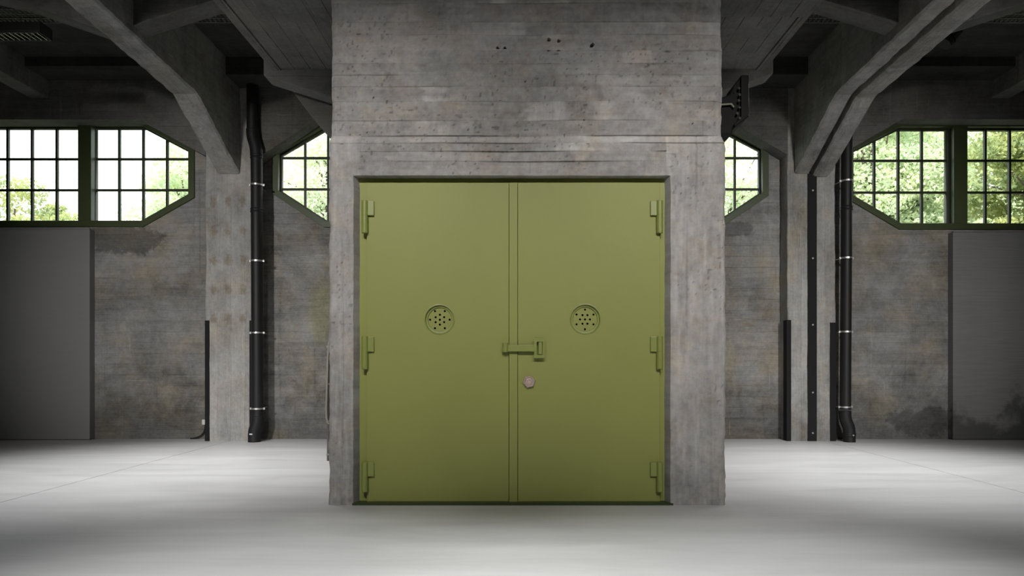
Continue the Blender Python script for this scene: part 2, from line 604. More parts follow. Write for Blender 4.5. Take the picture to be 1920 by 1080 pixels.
M['plywood'] = g.principled(g.mul((0.165, 0.165, 0.168), f), 0.6, 0.3, 0, g.bump(a, 0.3, 0.006))

g = N('window_glass')
tr = g.new('BsdfTransparent')
tr.inputs[0].default_value = (0.97, 0.985, 0.975, 1)
gl = g.new('BsdfGlossy')
gl.inputs['Roughness'].default_value = 0.02
mx = g.new('MixShader')
mx.inputs[0].default_value = 0.05
g.t.links.new(tr.outputs[0], mx.inputs[1])
g.t.links.new(gl.outputs[0], mx.inputs[2])
g.t.links.new(mx.outputs[0], g.out.inputs[0])
M['glass'] = g.m


def leaf_mat(name, c0, c1):
    g = N(name)
    n = g.noise(g.pos(), 1.3, 4, 0.7)
    col = g.mix(g.ramp(n, 0.35, 0.65), c0, c1)
    df = g.new('BsdfDiffuse')
    tl = g.new('BsdfTranslucent')
    g.set(df.inputs[0], col)
    g.set(tl.inputs[0], col)
    mx = g.new('MixShader')
    mx.inputs[0].default_value = 0.55
    g.t.links.new(df.outputs[0], mx.inputs[1])
    g.t.links.new(tl.outputs[0], mx.inputs[2])
    g.t.links.new(mx.outputs[0], g.out.inputs[0])
    return g.m


M['leaf'] = leaf_mat('leaves_green', (0.32, 0.41, 0.22), (0.58, 0.60, 0.27))
M['leaf_pale'] = leaf_mat('leaves_pale', (0.62, 0.73, 0.54), (0.80, 0.85, 0.62))
M['leaf_haze'] = leaf_mat('leaves_haze_pale', (0.70, 0.79, 0.62), (0.86, 0.90, 0.70))  # distant haze and overexposure put into the leaf colour
M['bark'] = paint('bark', (0.12, 0.10, 0.085), 0.9, 0.5, 0.2, 0, 0.5, 12)
M['grass'] = paint('grass', (0.09, 0.105, 0.06), 0.95, 0.5, 0.1)

# ------------------------------------------------------------------ setting
YF = 5.75       # shaft front
YB = 10.74      # back wall face
YU = 10.45      # upper wall and pilaster face
ZC = 5.66       # ceiling

# floor: slabs with open joints on the column lines
fl = box_obj('floor', -14, 14, -8, 11.3, -0.30, -0.03, M['joint'])
tag(fl, 'pale grey polished concrete floor with two thin joints', None, None, 'structure')
for x0, x1 in ((-14, -4.464), (-4.456, 4.646), (4.654, 14)):
    box_obj('floor_slab', x0, x1, -8, 11.25, -0.03, 0.0, M['floor'], fl)

ce = box_obj('ceiling', -14, 14, -8, 11.3, ZC, ZC + 0.25, M['ceiling'])
tag(ce, 'dark concrete ceiling slab', None, None, 'structure')
for nm, a in (('wall_left', (-14.3, -14, -8, 11.3)), ('wall_right', (14, 14.3, -8, 11.3)), ('wall_front', (-14, 14, -8.3, -8))):
    tag(box_obj(nm, a[0], a[1], a[2], a[3], -0.3, ZC + 0.25, M['plain']), None, None, None, 'structure')

# ------------------------------------------------------------------ windows (outline pixels on the glass plane)
YG = 10.86


def octagon(xl, xr, yt, yb, yl0, yl1, yr0, yr1, dxl, dxr):
    pts = []
    if dxl:
        pts += [(xl, yl1), (xl, yl0), (xl + dxl, yt)]
    else:
        pts += [(xl, yb), (xl, yt)]
    if dxr:
        pts += [(xr - dxr, yt), (xr, yr0), (xr, yr1), (xr - dxr, yb)]
    else:
        pts += [(xr, yt), (xr, yb)]
    if dxl:
        pts += [(xl + dxl, yb)]
    return pts


def inset(poly, d):
    """offset a convex ccw polygon inward by d (negative = outward)"""
    n = len(poly)
    out = []
    L = []
    for i in range(n):
        a, b = Vector(poly[i]), Vector(poly[(i + 1) % n])
        t = (b - a).normalized()
        nn = Vector((-t.y, t.x))
        L.append((a + nn * d, t))
    for i in range(n):
        (p1, t1), (p2, t2) = L[i - 1], L[i]
        den = t1.x * t2.y - t1.y * t2.x
        dp = p2 - p1
        s = (dp.x * t2.y - dp.y * t2.x) / den
        q = p1 + t1 * s
        out.append((q.x, q.y))
    return out


WINHOLES = []


def window(name, glass_px, cols, rows, posts, label):
    """glass_px: outline of the glazing; cols / rows: pixel positions of the muntins; posts: (x0, x1) of mullion posts"""
    G = ccw([tuple(P(x, y, YG).xz) for x, y in glass_px])
    root = empty(name, (sum(p[0] for p in G) / len(G), YG, min(p[1] for p in G)), label, None, None, 'structure')
    sash_in = G
    sash_out = inset(G, -0.035)
    fr_in = inset(G, -0.020)
    fr_out = inset(G, -0.115)
    WINHOLES.append(inset(G, -0.10))
    # fixed outer frame, standing just proud of the wall
    plate('outer_frame', [fr_out, fr_in], YB - 0.035, YG + 0.03, M['frame'], root, 0.004)
    # mullion posts
    xs = [min(p[0] for p in G)]
    for a, b in sorted(posts):
        A, B = wx(a, YG), wx(b, YG)
        zt, zb = max(p[1] for p in G) + 0.05, min(p[1] for p in G) - 0.05
        box_obj('mullion_post', A + 0.045, B - 0.002, YB - 0.03, YG + 0.03, zb, zt, M['frame'], root, 0.004)
        box_obj('mullion_stop', A + 0.005, A + 0.043, YB + 0.06, YG + 0.03, zb, zt, M['sash'], root, 0.003)
        xs += [A, B]
    xs.append(max(p[0] for p in G))
    zt, zb = max(p[1] for p in G), min(p[1] for p in G)
    for k in range(0, len(xs), 2):
        part = clip_poly(G, [(xs[k], zb - 1), (xs[k + 1], zb - 1), (xs[k + 1], zt + 1), (xs[k], zt + 1)])
        part = ccw(part)
        # drop duplicate points
        cl = []
        for q in part:
            if not cl or (abs(q[0] - cl[-1][0]) + abs(q[1] - cl[-1][1])) > 1e-4:
                cl.append(q)
        if abs(cl[0][0] - cl[-1][0]) + abs(cl[0][1] - cl[-1][1]) < 1e-4:
            cl.pop()
        part = cl
        sash = plate('sash', [inset(part, -0.024), inset(part, 0.004)], YG - 0.045, YG + 0.025, M['sash'], root, 0.003)
        cx = sorted(wx(c, YG) for c in cols if xs[k] + 0.05 < wx(c, YG) < xs[k + 1] - 0.05)
        rz = sorted(wz(r_, YG) for r_ in rows)
        hw = 0.0165
        for c in cx:
            q = clip_poly([(c - hw, zb - 1), (c + hw, zb - 1), (c + hw, zt + 1), (c - hw, zt + 1)], part)
            if q:
                prism_obj('muntin', q, YG - 0.030, YG + 0.012, M['sash'], 'Y', sash)
        for r_ in rz:
            q = clip_poly([(xs[k] - 1, r_ - hw), (xs[k + 1] + 1, r_ - hw), (xs[k + 1] + 1, r_ + hw), (xs[k] - 1, r_ + hw)], part)
            if q:
                prism_obj('muntin', q, YG - 0.026, YG + 0.010, M['sash'], 'Y', sash)
        ex = [xs[k]] + cx + [xs[k + 1]]
        ez = [zb] + rz + [zt]
        for i in range(len(ex) - 1):
            for j in range(len(ez) - 1):
                q = clip_poly([(ex[i], ez[j]), (ex[i + 1], ez[j]), (ex[i + 1], ez[j + 1]), (ex[i], ez[j + 1])], part)
                q2 = []
                for v in q:
                    if not q2 or abs(v[0] - q2[-1][0]) + abs(v[1] - q2[-1][1]) > 1e-3:
                        q2.append(v)
                if len(q2) >= 3 and area(q2) > 0.002:
                    prism_obj('pane', q2, YG - 0.002, YG + 0.003, M['glass'], 'Y', sash)
    return root


PIT = 46.0
window('window_1', octagon(-610, 359, 243, 415, 287, 367, 287.5, 366.7, 85, 85),
       [314.6, 270, 225] + [16 + PIT * k for k in range(-12, 0)] + [16, 61.7, 108] + [-426 - 44.5 * k for k in range(1, 4)],
       [299, 357], [(152, 182), (-440, -410)],
       'left steel window of small panes, white sky and a little foliage behind')
window('window_2', octagon(530, 1421.5, 243, 416, 293, 360, 284, 364, 86, 78),
       [573, 616, 660] + [748 + 44.2 * k for k in range(11)] + [1290, 1334, 1377],
       [297, 355.5], [(704, 732), (1220, 1248)],
       'octagonal green window half hidden behind the concrete shaft')
window('window_3', octagon(1594, 2560, 245.5, 420, 288, 369, 289, 369, 87, 85),
       [1638, 1683, 1727] + [1846, 1891.6] + [1937 + 45.6 * k for k in range(10)] + [2428, 2472, 2516],
       [302, 361.5], [(1772, 1803), (2340, 2372)],
       'right green window of small panes filled with leafy trees')

# back wall with the window openings
wall_poly = [(-14, 0), (14, 0), (14, ZC), (-14, ZC)]
wb_ = plate('wall_back', [wall_poly] + WINHOLES, YB, YB + 0.36, M['wall'])
tag(wb_, 'stained grey board-marked concrete back wall under the windows', None, None, 'structure')

# upper wall: deeper spandrel with chamfered ends at the pilasters
zt_ = ZC


def upx(x, y):
    return tuple(P(x, y, YU).xz)


XPL, XPR = (wx(385, YU), wx(472, YU)), (wx(1477, YU), wx(1567, YU))
for nm, up, lab in (
        ('wall_upper_left', [(-14, zt_), (-14, wz(224, YU)), upx(-640, 294), upx(-520, 224), upx(262, 224), (XPL[0], wz(292, YU)), (XPL[0], zt_)], 'dark concrete spandrel wall above the left window'),
        ('wall_upper_center', [(XPL[1], zt_), (XPL[1], wz(303, YU)), upx(590, 226), upx(1365, 226), (XPR[0], wz(290, YU)), (XPR[0], zt_)], 'dark concrete spandrel wall behind the shaft, chamfered at both ends'),
        ('wall_upper_right', [(XPR[1], zt_), (XPR[1], wz(296, YU)), upx(1692, 223), upx(2460, 226), upx(2590, 296), (14, wz(226, YU)), (14, zt_)], 'dark concrete spandrel wall above the right window')):
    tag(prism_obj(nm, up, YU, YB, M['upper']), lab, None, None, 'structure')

# ------------------------------------------------------------------ pilasters


def rough_box(name, x0, x1, y0, y1, z0, z1, mat, label, seed, amp=0.006, kind='structure'):
    """concrete post, edges slightly uneven, fine steps along its height"""
    bm = bmesh.new()
    zs = np.linspace(z0, z1, int((z1 - z0) / 0.06) + 1)
    rnd = np.random.default_rng(seed)
    jit = [np.convolve(rnd.normal(0, amp, len(zs) + 4), np.ones(5) / 5, 'valid') for _ in range(4)]
    rings = []
    ch = 0.015
    for i, z in enumerate(zs):
        a, b, c, d = (j[i] * 1.6 for j in jit)
        pts = [(x0 + a, y1), (x0 + a, y0 + ch + c), (x0 + a + ch, y0 + c), (x1 + b - ch, y0 + c), (x1 + b, y0 + ch + c), (x1 + b, y1)]
        rings.append([bm.verts.new((q[0], q[1], z)) for q in pts])
    for r0, r1 in zip(rings, rings[1:]):
        for k in range(6):
            bm.faces.new((r0[k], r0[(k + 1) % 6], r1[(k + 1) % 6], r1[k]))
    bm.faces.new(rings[0])
    bm.faces.new(rings[-1][::-1])
    o = bm_obj(name, bm, mat)
    return tag(o, label, 'pilaster' if kind != 'structure' else None, None, kind)


rough_box('pilaster', XPL[0], XPL[1], YU, YB, 0, ZC, M['pilaster'], 'left concrete pilaster under the single ceiling beam', 3, kind='thing')
rough_box('pilaster', XPR[0], 4.43, YU, YB, 0, ZC, M['pilaster_plain'], 'concrete pilaster left of the black joint strip', 4, kind='thing')
rough_box('pilaster', 4.47, XPR[1], YU + 0.01, YB, 0, ZC, M['pilaster_plain'], 'concrete pilaster right of the black joint strip', 5, kind='thing')

# ------------------------------------------------------------------ ceiling beams


def beam(name, x0, x1, drop, mat, label, seed):
    prof = [(YU - 0.012, 4.09 - drop), (9.08, 4.77 - drop), (6.9, 4.87 - drop), (-7.9, 4.87 - drop)]
    bm = bmesh.new()
    rnd = np.random.default_rng(seed)
    # finely stepped along its length so that the arrises are a little uneven
    pts = []
    for (ya, za), (yb, zb) in zip(prof, prof[1:]):
        n = max(2, int(abs(yb - ya) / 0.09)) if ya > 4 else 8
        for i in range(n):
            t = i / n
            pts.append((ya + (yb - ya) * t, za + (zb - za) * t))
    pts.append(prof[-1])
    rings = []
    for y, z in pts:
        a, b, c, d = rnd.normal(0, 0.004, 4)
        ch = 0.018 + abs(rnd.normal(0, 0.006))
        r = [(x0 + a, ZC + 0.01), (x0 + a, z + ch), (x0 + ch + a, z + c), (x1 - ch + b, z + d), (x1 + b, z + ch), (x1 + b, ZC + 0.01)]
        rings.append([bm.verts.new((q[0], y, q[1])) for q in r])
    for r0, r1 in zip(rings, rings[1:]):
        for k in range(6):
            bm.faces.new((r0[k], r0[(k + 1) % 6], r1[(k + 1) % 6], r1[k]))
    bm.faces.new(rings[0])
    bm.faces.new(rings[-1][::-1])
    o = bm_obj(name, bm, mat)
    return tag(o, label, 'beam')


beam('ceiling_beam', -4.63, -4.29, 0.0, M['beam'], 'single haunched concrete beam rising from the left pilaster', 11)
beam('ceiling_beam', 4.20, 4.425, 0.0, M['beam'], 'inner one of the twin haunched concrete beams on the right', 12)
beam('ceiling_beam', 4.47, 4.73, 0.045, M['beam'], 'outer one of the twin haunched concrete beams on the right', 13)

# haunched cross beams
YX0, YX1 = 7.57, 7.86
for poly, lab in (
        ([(-4.30, 4.93), (-4.18, 4.98), (-3.40, 5.22), (-2.75, 5.42), (2.70, 5.42), (3.30, 5.24), (4.10, 5.00), (4.21, 4.96), (4.21, ZC), (-4.30, ZC)],
         'haunched cross beam between the left and right ceiling beams'),
        ([(-4.62, 4.88), (-4.90, 4.98), (-5.59, 5.22), (-6.2, 5.36), (-13.9, 5.36), (-13.9, ZC), (-4.62, ZC)],
         'haunched cross beam on the far left of the ceiling'),
        ([(4.72, 4.90), (5.0, 5.00), (5.75, 5.24), (6.3, 5.38), (13.9, 5.38), (13.9, ZC), (4.72, ZC)],
         'haunched cross beam on the far right of the ceiling')):
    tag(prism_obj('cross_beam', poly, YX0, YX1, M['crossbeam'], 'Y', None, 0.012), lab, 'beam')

# lateral rib along the back wall and joists
for x0, x1, lab in ((-13.9, -4.62, 'low ceiling rib along the back wall in the left bay'),
                    (-4.30, 4.21, 'low ceiling rib along the back wall behind the shaft'),
                    (4.72, 13.9, 'low ceiling rib along the back wall in the right bay')):
    dz = 5.40 if abs(x0 + 4.3) < 0.1 else 5.52
    tag(box_obj('ceiling_rib', x0, x1, 9.95, YU + 0.01, dz, ZC + 0.01, M['ceiling'], None, 0.01), lab, 'beam')
tag(box_obj('ceiling_joist', -7.5, -7.22, 7.85, YU + 0.01, 5.25, ZC + 0.01, M['crossbeam'], None, 0.012), 'dark ceiling joist above the left window', 'beam')
tag(box_obj('ceiling_joist', 7.22, 7.5, 7.85, YU + 0.01, 5.25, ZC + 0.01, M['crossbeam'], None, 0.012), 'dark ceiling joist above the right window', 'beam')

# ------------------------------------------------------------------ central shaft: front is a real relief of board marks
XO0, XO1 = wx(662.6, YF), wx(1257.5, YF)        # door opening, front edge
ZO = wz(329, YF)
XU0, XU1 = wx(620, YF), wx(1355, YF)            # upper part
XL0, XL1 = wx(616.5, YF), wx(1360.5, YF)        # slightly wider lower part
ZT = ZC + 0.05
joints_up = [wz(y, YF) for y in (-200, -160, -120, -78, -40, 2, 38, 62, 92, 116, 138, 160, 188, 224, 253)]
joints_low = [wz(y, YF) for y in (268, 284, 303)]
zl = set(np.round(np.linspace(0, ZO, 220), 4)) | set(np.round(np.linspace(ZO, 4.35, 150), 4)) | set(np.round(np.linspace(4.35, ZT, 40), 4))
for j in joints_up + joints_low:
    for d in (-0.008, -0.0035, 0.0, 0.0035, 0.008):
        zl.add(round(j + d, 4))
zl = np.array(sorted(zl))
zo_i = int(np.argmin(np.abs(zl - ZO)))
zl[zo_i] = ZO
n0, n1, n2 = 24, 260, 44
u = np.concatenate([np.linspace(0, 1, n0 + 1)[:-1], 1 + np.linspace(0, 1, n1 + 1)[:-1], 2 + np.linspace(0, 1, n2 + 1)])
nz, nx = len(zl), len(u)
t_low = np.clip((wz(253, YF) - zl) / (wz(253, YF) - wz(268, YF)), 0, 1)     # 0 upper, 1 lower
edgeL = XU0 + (XL0 - XU0) * t_low
edgeR = XU1 + (XL1 - XU1) * t_low
zz1 = zl
edgeL = edgeL + (vnoise(zz1 * 6, zz1 * 0 + 3.3, 21) - 0.5) * 0.014 + (vnoise(zz1 * 25, zz1 * 0 + 1.3, 22) - 0.5) * 0.008
edgeR = edgeR + (vnoise(zz1 * 6, zz1 * 0 + 7.3, 23) - 0.5) * 0.014 + (vnoise(zz1 * 25, zz1 * 0 + 5.3, 24) - 0.5) * 0.010
X = np.zeros((nz, nx))
for i in range(nz):
    jl = (vnoise(np.array([zl[i] * 12]), np.array([0.5]), 31)[0] - 0.5) * 0.008
    X[i] = np.interp(u, [0, 1, 2, 3], [edgeL[i], XO0 + jl, XO1 + jl, edgeR[i]])
Z = np.repeat(zl[:, None], nx, 1)
is_up = (Z > wz(253, YF))
depth = np.zeros_like(X)
tone = np.full_like(X, 0.5)
# boards of the upper part and the lintel
alljs = sorted(joints_up + joints_low + [ZO])
bi = np.searchsorted(alljs, Z - (vnoise(X * 1.5, Z * 0 + 2, 41) - 0.5) * 0.012)
rb = np.random.default_rng(5)
boff = rb.normal(0, 0.0012, len(alljs) + 2)
btone = rb.normal(0, 0.018, len(alljs) + 2)
# each course of boards is butted once or twice along its length
cuts = rb.uniform(XU0, XU1, (len(alljs) + 2, 2))
seg = (X > cuts[bi, 0]).astype(int) + (X > cuts[bi, 1]).astype(int)
soff = rb.normal(0, 0.0007, (len(alljs) + 2, 3))
stone = rb.normal(0, 0.016, (len(alljs) + 2, 3))
board_zone = (Z > ZO) & ((Z > wz(253, YF)) | ((X > wx(676, YF)) & (X < wx(1250, YF))))
bd = boff[bi] + soff[bi, seg]
depth += np.where(board_zone, bd, 0)
tone += np.where(board_zone, btone[bi] + stone[bi, seg], 0)
for j in joints_up + joints_low:
    st = 1.35 if j < wz(226, YF) else 0.6
    vis = np.clip((vnoise(X * 2.2 + j * 9, Z * 0 + j, 51) - (0.22 if j < wz(220, YF) else 0.42)) * 3.0, 0, 1)
    dd = np.exp(-((Z - j - (vnoise(X * 1.5, Z * 0 + 2, 41) - 0.5) * 0.012) / 0.0045) ** 2)
    zn = board_zone | (np.abs(Z - wz(268, YF)) < 0.02)
    depth += np.where(zn, dd * 0.010 * vis * st, 0)
    tone -= np.where(zn, dd * 0.12 * vis * st, 0)
for b in range(len(alljs) + 1):
    for cxx in cuts[b]:
        m = (bi == b) & board_zone & (np.abs(X - cxx) < 0.008)
        depth += np.where(m, 0.002, 0) * (b % 4 == 1)
        tone -= np.where(m, 0.05, 0) * (b % 4 == 1)
# upper part stands back a little; sloping ledge between the two
depth += np.repeat((1 - t_low)[:, None], nx, 1) * 0.024
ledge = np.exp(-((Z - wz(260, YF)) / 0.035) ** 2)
tone += ledge * 0.17 * (0.7 + 0.3 * vnoise(X * 3, Z * 9, 52))  # light caught by the upward slope, painted in as paler tone
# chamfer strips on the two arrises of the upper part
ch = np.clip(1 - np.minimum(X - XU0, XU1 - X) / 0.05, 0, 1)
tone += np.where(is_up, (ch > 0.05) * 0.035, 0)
depth += np.where(is_up, ch ** 2 * 0.022, 0)
# rounded arrises of the lower posts
ch2 = np.clip(1 - np.minimum(X - edgeL[:, None], edgeR[:, None] - X) / 0.025, 0, 1)
depth += np.where(~is_up, ch2 ** 2 * 0.016, 0)
# posts: vertical boards
post = ~is_up & ((X < wx(676, YF)) | (X > wx(1250, YF)))
for xj in (640, 1288, 1306, 1331):
    xw = wx(xj, YF) + (vnoise(Z * 1.2, Z * 0 + xj, 61) - 0.5) * 0.03
    dd = np.exp(-((X - xw) / 0.006) ** 2) * np.clip((vnoise(Z * 1.1, Z * 0 + xj * 0.3, 62) - 0.35) * 3, 0, 1)
    depth += np.where(post, dd * 0.007, 0)
    tone -= np.where(post, dd * 0.09, 0)
# lumps and hollows
depth += (vnoise(X * 3, Z * 3, 71) - 0.5) * 0.012 + (vnoise(X * 9, Z * 14, 72) - 0.5) * 0.005 + (vnoise(X * 40, Z * 40, 73) - 0.5) * 0.003
lump = np.where(post, (vnoise(X * 12, Z * 4, 74) - 0.5) * 0.012, 0)
depth += lump
# stains and scrapes that belong to the concrete itself
hs = vnoise(X * 1.8, Z * 26, 81) * 0.5 + vnoise(X * 4.5, Z * 60, 82) * 0.5
vs_ = vnoise(X * 44, Z * 2.2, 83) * 0.5 + vnoise(X * 95, Z * 6.5, 84) * 0.5
bl = vnoise(X * 1.6, Z * 1.8, 85) * 0.45 + vnoise(X * 4.4, Z * 4.6, 86) * 0.3 + vnoise(X * 11, Z * 13, 87) * 0.25
tone += (bl - 0.5) * 0.36 + np.where(post, 0.0, (hs - 0.5) * 0.15)
tone += np.where(post, (vs_ - 0.5) * 0.16, 0)
# lighter cement skins and darker worn runs left by single boards, scraped across the grain
rp_ = np.random.default_rng(17)
for b in range(len(alljs) + 1):
    for q in range(rp_.integers(2, 5)):
        xa = rp_.uniform(XU0, XU1)
        ln = rp_.uniform(0.15, 0.9)
        amp = rp_.choice([0.11, 0.075, 0.06, -0.06, -0.045])
        ua = (X - xa + (vnoise(Z * 30, Z * 0 + b + q, 101) - 0.5) * 0.10) / 0.03
        ub = (xa + ln - X + (vnoise(Z * 30, Z * 0 + b - q + 9, 102) - 0.5) * 0.10) / 0.03
        zc = (vnoise(X * 4, Z * 0 + b * 3 + q, 103) - 0.35) * 3
        m = np.clip(ua, 0, 1) * np.clip(ub, 0, 1) * np.clip(zc, 0, 1) * (bi == b) * board_zone
        tone += m * amp * 2.3 * (0.55 + 0.9 * (vs_ - 0.5) + 0.6 * (hs - 0.2))
# smooth plaster margins beside the lintel
mg = (np.clip((wx(672, YF) - X) / 0.05, 0, 1) + np.clip((X - wx(1248, YF)) / 0.05, 0, 1)) * (Z > ZO) * np.clip((wz(205, YF) - Z) / 0.12, 0, 1)
tone += mg * 0.06
pv = np.clip((vnoise(X * 20, Z * 2.4, 90) * 0.6 + vnoise(X * 50, Z * 9, 91) * 0.4 - 0.58) * 6, 0, 1)
tone += np.where(post, pv * 0.10 + 0.045, 0)
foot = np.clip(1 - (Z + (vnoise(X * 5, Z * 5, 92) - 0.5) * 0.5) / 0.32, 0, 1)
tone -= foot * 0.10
mot = vnoise(X * 25, Z * 25, 93) * 0.6 + vnoise(X * 60, Z * 60, 94) * 0.4
tone += (mot - 0.5) * 0.20
hole = np.clip((vnoise(X * 48, Z * 48, 95) - 0.86) * 12, 0, 1) * np.clip((vnoise(X * 2.2, Z * 2.2, 96) - 0.45) * 5, 0, 1)
tone -= hole * 0.14
depth += hole * 0.008
# the drilled holes
for hx, hy in ((932, 89), (946, 89), (1029, 73), (1048, 74), (1029, 93), (1047, 93), (1109, 84), (1110, 83), (984, 150), (700, 180), (1300, 230)):
    q = (X - wx(hx, YF)) ** 2 + (Z - wz(hy, YF)) ** 2
    i = np.unravel_index(np.argmin(q), q.shape)
    big = 0.05 if hx not in (984, 700, 1300) else 0.012
    depth[i] += big
    tone[i] = 0.06
    if big > 0.04:
        for di, dj in ((0, 1), (1, 0)):
            depth[i[0] + di, i[1] + dj] += big
            tone[i[0] + di, i[1] + dj] = 0.08
tone = np.clip(tone, 0.03, 1)
Yv = YF + depth
verts = np.stack([X, Yv, Z], -1).reshape(-1, 3)
faces = []
ia, ib = n0, n0 + n1
for i in range(nz - 1):
    r0, r1 = i * nx, (i + 1) * nx
    for j in range(nx - 1):
        if i < zo_i and ia <= j < ib:
            continue
        faces.append((r0 + j, r0 + j + 1, r1 + j + 1, r1 + j))
verts = verts.tolist()
tn = tone.reshape(-1).tolist()


def strip(idx, tgt):
    """connect a run of front vertices to new vertices at target positions"""
    base = len(verts)
    for k, i in enumerate(idx):
        verts.append(tgt(verts[i]))
        tn.append(tn[i] * 0.9)
    for k in range(len(idx) - 1):
        faces.append((idx[k], idx[k + 1], base + k + 1, base + k))


YJ = 5.86
SPL = 0.035
YBK = 9.6
strip([i * nx for i in range(nz)], lambda v: (v[0], YBK, v[2]))
strip([i * nx + nx - 1 for i in range(nz)][::-1], lambda v: (v[0], YBK, v[2]))
strip([i * nx + ia for i in range(zo_i + 1)][::-1], lambda v: (v[0] + SPL, YJ - 0.012, v[2]))
strip([zo_i * nx + j for j in range(ia, ib + 1)][::-1], lambda v: (v[0] + SPL * (1 - 2 * (v[0] - XO0) / (XO1 - XO0)), YJ - 0.012, v[2] - 0.002))
strip([i * nx + ib for i in range(zo_i + 1)], lambda v: (v[0] - SPL, YJ - 0.012, v[2]))
me = bpy.data.meshes.new('wall_center')
me.from_pydata(verts, [], faces)
me.update()
a_ = me.attributes.new('tone', 'FLOAT', 'POINT')
a_.data.foreach_set('value', tn)
bm = bmesh.new()
bm.from_mesh(me)
bmesh.ops.recalc_face_normals(bm, faces=bm.faces)
bm.to_mesh(me)
bm.free()
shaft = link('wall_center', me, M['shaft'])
tag(shaft, 'board-marked concrete shaft in the middle holding the green double door', None, None, 'structure')
# closing slab behind the door and the shaft's back
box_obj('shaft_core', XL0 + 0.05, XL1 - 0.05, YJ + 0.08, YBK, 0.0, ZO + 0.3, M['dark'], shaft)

# gallery slab over the shaft, with brackets behind
YGB = 8.53
GX0, GX1, GZ = -3.087, 3.047, 4.87
ga = prism_obj('gallery_slab', [(GX0, GZ), (GX1, GZ), (GX1, 5.15), (GX0, 5.15)], 5.95, YGB + 0.3, M['gallery'], 'Y', None, 0.012)
tag(ga, 'overhanging concrete gallery slab crossing behind the shaft near the ceiling', 'slab')
for x0, x1 in ((GX0 - 0.005, GX0 + 0.10), (GX1 - 0.10, GX1 + 0.005)):
    box_obj('edge_lip', x0, x1, 5.95, YGB, GZ - 0.022, GZ + 0.02, M['gallery'], ga, 0.008)
for x0, x1 in ((XU1 - 0.02, GX1 - 0.1),):
    box_obj('soffit_rib', x0, x1, 6.5, 7.06, GZ - 0.10, GZ + 0.01, M['gallery'], ga, 0.012)


def gp(x, y, Y=YGB):
    return tuple(P(x, y, Y).xz)


tag(prism_obj('gallery_bracket', [gp(494, 107), gp(494, 141), gp(500, 144), (XU0 - 0.006, wz(218, YGB)), (XU0 - 0.006, wz(107, YGB))], YGB, YGB + 0.29, M['plain'], 'Y', None, 0.012),
    'sloping concrete bracket under the gallery, left of the shaft', 'bracket')
tag(prism_obj('gallery_bracket', [gp(1450, 107), gp(1450, 137), gp(1444, 140), (XU1 + 0.006, wz(211, YGB)), (XU1 + 0.006, wz(107, YGB))], YGB, YGB + 0.29, M['plain'], 'Y', None, 0.012),
    'sloping concrete bracket under the gallery, right of the shaft', 'bracket')
tag(prism_obj('shaft_corbel', [gp(548, 170, 9.0), gp(590, 226, 9.0), gp(618, 256, 9.0), (XU0 - 0.012, wz(358, 9)), (XU0 - 0.012, wz(150, 9)), gp(548, 150, 9.0)], 8.95, 9.6, M['plain'], 'Y', None, 0.012),
    'slanted concrete corbel behind the left edge of the shaft', 'corbel')
tag(prism_obj('shaft_corbel', [gp(1402, 170, 9.0), gp(1360, 226, 9.0), gp(1332, 256, 9.0), (XL1 + 0.012, wz(358, 9)), (XU1 + 0.012, wz(150, 9)), gp(1402, 150, 9.0)], 8.95, 9.6, M['plain'], 'Y', None, 0.012),
    'slanted concrete corbel behind the right edge of the shaft', 'corbel')

# ------------------------------------------------------------------ the green double door
YD = 5.80       # leaf face
YFR = 5.84      # frame face
door = empty('door_1', (wx(962, YD), YD, 0), 'olive green steel double door in the concrete shaft', None, None, 'structure')


def rect(x0, y0, x1, y1, Y):
    a, b = P(x0, y1, Y), P(x1, y0, Y)
    return [(a.x, a.z), (b.x, a.z), (b.x, b.z), (a.x, b.z)]


# frame: ring on three sides
fo = rect(674, 331, 1248, 947, YFR)
fi_ = rect(688, 345, 1237, 941, YFR)
fo[0] = (fo[0][0], 0.003)
fo[1] = (fo[1][0], 0.003)
plate('door_frame', [fo, fi_], YFR, YFR + 0.10, M['door'], door, 0.002)
# threshold, a little wider than the opening
prism_obj('threshold', [(YF - 0.012, 0.0), (YF - 0.012, 0.014), (YF + 0.002, 0.020), (YFR + 0.05, 0.020), (YFR + 0.05, 0.0)],
          wx(661, YF), wx(1262, YF), M['frame'], 'X', door)


def pc(x, y, Y=YD):
    q = P(x, y, Y)
    return q.x, q.z


